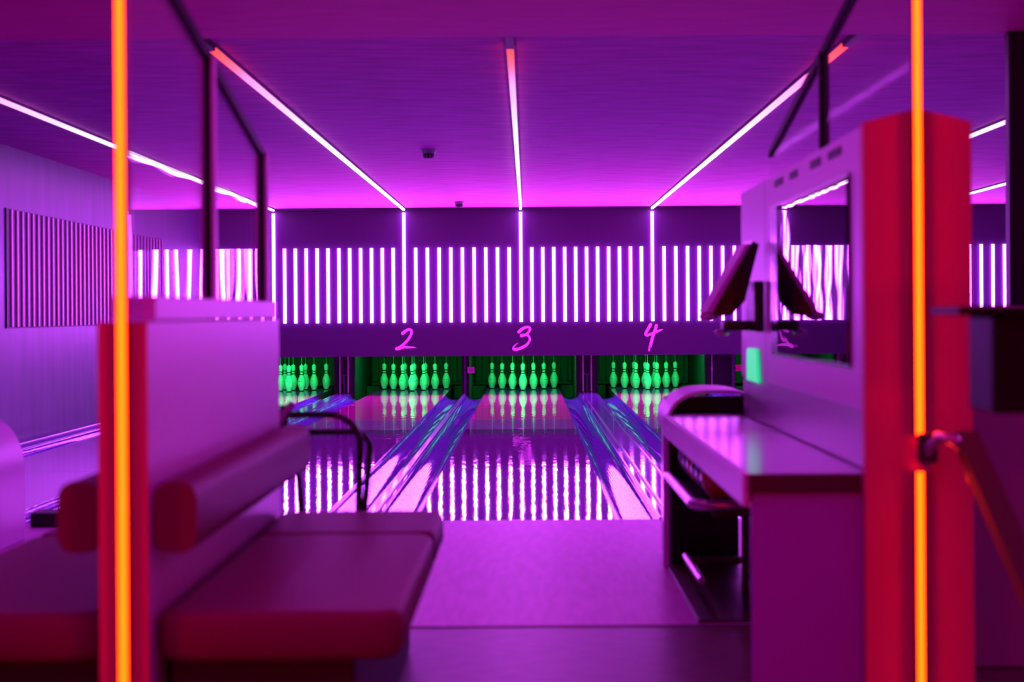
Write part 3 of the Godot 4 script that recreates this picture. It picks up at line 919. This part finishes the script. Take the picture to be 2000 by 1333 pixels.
	for seg in [[0.0, 1.58], [1.58, 3.2]]:
		var gg := Geo.new()
		gg.prism(PackedVector2Array([Vector2(seg[0], 0.0), Vector2(seg[1], 0.0), Vector2(seg[1], top.call(seg[1])), Vector2(seg[0], top.call(seg[0]))]), -0.004, 0.004, Vector3.BACK, Vector3.UP, Vector3.RIGHT, 10.0)
		obj("glass_pane", gg.done(), M.acrylic, p)
		var rr := Geo.new()
		var a: float = seg[0]
		var b: float = seg[1] 
		rr.prism(PackedVector2Array([Vector2(a, top.call(a) - 0.02), Vector2(b, top.call(b) - 0.02), Vector2(b, top.call(b) + 0.012), Vector2(a, top.call(a) + 0.012)]), -0.013, 0.013, Vector3.BACK, Vector3.UP, Vector3.RIGHT, 10.0)
		obj("top_rail", rr.done(), M.frame, p)
	obj("upright", box(-0.018, 0.018, 0.0, top.call(1.58), 1.56, 1.60, 0.004, 1), M.frame, p)
	neon_tube(1.054, -5.47, [[0.02, 0.675], [0.775, 2.49]], "orange glowing tube lamp standing before the red-lit end of the screen cabinet")
	# tablet on its arm
	var k := thing("touch_tablet", "black tilted control tablet on a bracket at the cabinet side", "tablet", Vector3(0.928, 0, -8.05))
	k.rotation_degrees.y = 6.0
	var tb := Geo.new()
	tb.prism(PackedVector2Array([Vector2(-0.052, 1.388), Vector2(-0.026, 1.374), Vector2(-0.085, 1.15), Vector2(-0.135, 1.098), Vector2(-0.195, 1.09), Vector2(-0.215, 1.105)]), -0.08, 0.08, Vector3.RIGHT, Vector3.UP, Vector3.BACK, 20.0)
	obj("housing", tb.done(), M.black_gloss, k)
	var ts := Geo.new()
	ts.prism(PackedVector2Array([Vector2(-0.060, 1.378), Vector2(-0.081, 1.372), Vector2(-0.238, 1.11), Vector2(-0.214, 1.108)]), -0.08, 0.08, Vector3.RIGHT, Vector3.UP, Vector3.BACK, 20.0)
	obj("display", ts.done(), M.frame_lit, k)
	obj("wall_plate", box(-0.05, -0.012, 1.03, 1.23, -0.08, 0.10, 0.006, 1), M.black_gloss, k)
	obj("arm", box(-0.16, -0.03, 1.035, 1.075, -0.04, 0.04, 0.012, 2), M.black_gloss, k)
	var kn := Geo.new()
	kn.sphere(Vector3(-0.225, 1.092, 0.05), 0.028, 16, 10, Vector3(1.3, 0.7, 1.6))
	obj("front_knob", kn.done(), M.steel, k)
	var kn2 := Geo.new()
	kn2.sphere(Vector3(-0.165, 1.028, 0.02), 0.022, 16, 10, Vector3(1.3, 0.6, 1.4))
	obj("arm_knob", kn2.done(), M.steel, k)
	# handrail
	var hr := thing("handrail", "dark red flat handrail with metal bracket falling away from the lit cabinet end", "handrail", Vector3(1.054, 0.0, -5.40))
	var rg := Geo.new()
	rg.prism(PackedVector2Array([Vector2(0.02, 0.745), Vector2(0.02, 0.79), Vector2(0.95, 0.385), Vector2(0.95, 0.34)]), 0.075, 0.135, Vector3.BACK, Vector3.UP, Vector3.RIGHT, 10.0)
	obj("rail", rg.done(), M.rail, hr)
	var bk := Geo.new()
	bk.tube([Vector3(0.0, 0.70, 0.0), Vector3(0.008, 0.75, 0.025), Vector3(0.03, 0.775, 0.04), Vector3(0.06, 0.772, 0.05), Vector3(0.085, 0.755, 0.055), Vector3(0.105, 0.715, 0.06), Vector3(0.115, 0.66, 0.06)], 0.017, 10)
	obj("bracket", bk.done(), M.steel, hr)
	obj("bracket_foot", box(-0.02, 0.03, 0.705, 0.785, -0.01, 0.03, 0.008, 2), M.edge, hr)
	for q in [0.9]:
		obj("baluster", box(0.095, 0.115, 0.0, 0.755 - 0.436 * q, q - 0.01, q + 0.01, 0.003, 1), M.edge, hr)

func added_seating_lamps():
	# unseen lamps added to brighten the foreground: red floods behind the aisle, and strips under the lower ceiling
	for q in [[-1.3, "left"], [1.2, "right"]]:
		var w := thing("added_flood_lamp", "added red flood lamp on a low stand behind the seating aisle, %s one" % q[1], "light", Vector3(q[0], 0.9, 1.6), "added red flood lamps")
		w.rotation_degrees = Vector3(10, 0, 0)
		obj("housing", box(-0.16, 0.16, -0.11, 0.11, 0.01, 0.16, 0.02, 2), M.dark, w)
		obj("lens", box(-0.14, 0.14, -0.09, 0.09, 0.0, 0.01, 0.004, 1), M.flood, w)
		obj("stand", box(-0.02, 0.02, -0.89, -0.1, 0.06, 0.10, 0.003, 1), M.dark, w)
		area_light("glow_light", w, Vector3(0, 0, -0.006), Vector3.ZERO, Vector2(0.28, 0.18), ADDED_FLOOD, 1.0)
	for q in [[-0.1, "middle"], [-2.6, "left"], [2.7, "right"]]:
		var t := thing("ceiling_light_strip", "added magenta light strip under the lower ceiling above the seating area, %s one" % q[1], "light", Vector3(q[0], H_LOW, -2.7), "added seating area light strips")
		obj("diffuser", box(-0.024, 0.024, -0.03, 0.0, -5.1, 5.1, 0.004, 1), M.added_seat_strip, t)
		area_light("glow_light", t, Vector3(0, -0.034, 0), Vector3(-90, 0, 0), Vector2(0.04, 10.2), ADDED_SEATING, 1.0)

func details():
	added_seating_lamps()
	# smoke detectors
	for q in [[-0.86, -17.9, "small round smoke detector on the ceiling, nearer one, left of the middle strip"], [-0.87, -26.2, "small round smoke detector on the ceiling close to the far wall"]]:
		var s := thing("smoke_detector", q[2], "smoke detector", Vector3(q[0], H_CEIL, q[1]), "ceiling detectors")
		var g := Geo.new()
		g.lathe(Vector3.ZERO, [Vector2(0.03, -0.075), Vector2(0.042, -0.07), Vector2(0.05, -0.05), Vector2(0.05, -0.035)], 24)
		obj("sensor", g.done(), M.edge, s)
		var b := Geo.new()
		b.lathe(Vector3.ZERO, [Vector2(0.058, -0.035), Vector2(0.062, -0.02), Vector2(0.062, 0.0)], 24)
		obj("base", b.done(), M.laminate_low, s)
		var r := Geo.new()
		for k in 10:
			var a := TAU * k / 10.0
			r.rbox(Vector3(cos(a) * 0.046, -0.058, sin(a) * 0.046), Vector3(0.008, 0.02, 0.008), 0.002, 1)
		obj("vent_ribs", r.done(), M.laminate_low, s).set_meta("kind", "stuff")
	# black tubular frame behind the bench
	var f := thing("ramp_frame", "black bent-tube frame standing behind the far end of the bench", "tube frame", Vector3(-0.7, 0, -7.2))
	var arc := func(x0: float, x1: float, y: float, z: float, rad: float, xe: float) -> Array:
		var p: Array = [Vector3(x0, y, z), Vector3(x1 - rad, y, z)]
		for k in range(1, 9):
			var w := PI / 2 * k / 8.0
			p.append(Vector3(x1 - rad + rad * sin(w), y - rad + rad * cos(w), z))
		p.append(Vector3(xe, 0.0, z))
		return p
	var g1 := Geo.new()
	g1.tube(arc.call(-0.26, 0.105, 0.755, 0.0, 0.11, 0.085), 0.0125, 10)
	obj("front_hoop", g1.done(), M.black_tube, f)
	var g2 := Geo.new()
	g2.tube(arc.call(-0.16, 0.135, 0.69, -0.06, 0.06, 0.075), 0.0115, 10)
	obj("rear_hoop", g2.done(), M.black_tube, f)
	var g3 := Geo.new()
	g3.tube([Vector3(-0.13, 0.69, -0.03), Vector3(-0.07, 0.0, 0.0)], 0.011, 10)
	obj("leg", g3.done(), M.black_tube, f)
	var g4 := Geo.new()
	g4.tube([Vector3(-0.16, 0.60, 0.0), Vector3(-0.165, 0.79, 0.0)], 0.014, 10)
	obj("leg", g4.done(), M.black_tube, f)
	var g5 := Geo.new()
	g5.tube([Vector3(-0.185, 0.715, 0.02), Vector3(-0.165, 0.755, 0.02), Vector3(-0.130, 0.80, 0.02)], 0.014, 10)
	obj("clamp_lever", g5.done(), M.steel, f)
	# ball return of lanes one and two: only its hood shows at the frame's edge
	var r := thing("ball_return", "rounded pale ball return hood standing between lane one and lane two", "ball return", Vector3(-2.755, 0, -9.4))
	obj("hood", hood(0.255, 0.30, 0.62, 0.254, -0.7), M.laminate, r)
	obj("side_wall", box(0.225, 0.255, 0.0, 0.305, 0.0, -0.7, 0.008, 1), M.laminate, r)
	obj("side_wall", box(-0.255, -0.225, 0.0, 0.305, 0.0, -0.7, 0.008, 1), M.laminate, r)
	obj("front_panel", box(-0.226, 0.226, 0.0, 0.302, -0.002, -0.03, 0.004, 1), M.laminate, r)
	# dark column at the end of the lower ceiling, right
	struct("wall_column", box(2.42, 3.0, 0.0, H_LOW, -10.28, -10.18, 0.01), M.dark, "dark square column under the edge of the lower ceiling", "column")
	# neighbouring low partition, right
	var n := thing("booth_partition", "plain violet-lit low partition behind the handrail", "partition", Vector3(1.62, 0, -6.3))
	obj("panel", box(-0.26, 0.5, 0.0, 1.10, 0.0, -0.12, 0.01, 2), M.laminate_low, n)
	obj("top_ledge", box(-0.27, 0.51, 1.10, 1.125, 0.01, -0.13, 0.006, 1), M.laminate, n)
	# dark stand at the right edge
	var s := thing("dark_stand", "dark box-shaped stand with flat top ledge beside the handrail", "stand", Vector3(1.02, 0, -4.0))
	obj("box", box(-0.105, 0.25, 0.905, 1.10, 0.0, -0.22, 0.008, 2), M.frame, s)
	obj("top_ledge", box(-0.175, 0.28, 1.10, 1.118, 0.02, -0.26, 0.005, 1), M.frame, s)
	obj("pedestal", box(0.05, 0.2, 0.0, 0.91, -0.04, -0.18, 0.008, 1), M.frame, s)

func hood(half: float, y0: float, y1: float, thick: float, depth: float) -> ArrayMesh:
	var outer := PackedVector2Array()
	var inner := PackedVector2Array()
	for k in 25:
		var w := PI * k / 24.0
		var cx := signf(cos(w)) * pow(absf(cos(w)), 0.75)
		var cy := pow(sin(w), 0.85)
		outer.append(Vector2(half * cx, y0 + (y1 - y0) * cy))
		inner.append(Vector2((half - thick) * cx, y0 + (y1 - y0 - thick) * cy))
	inner.reverse()
	outer.append_array(inner)
	var g := Geo.new()
	g.prism(outer, 0.0, depth, Vector3.RIGHT, Vector3.UP, Vector3.BACK, 40.0)
	return g.done()
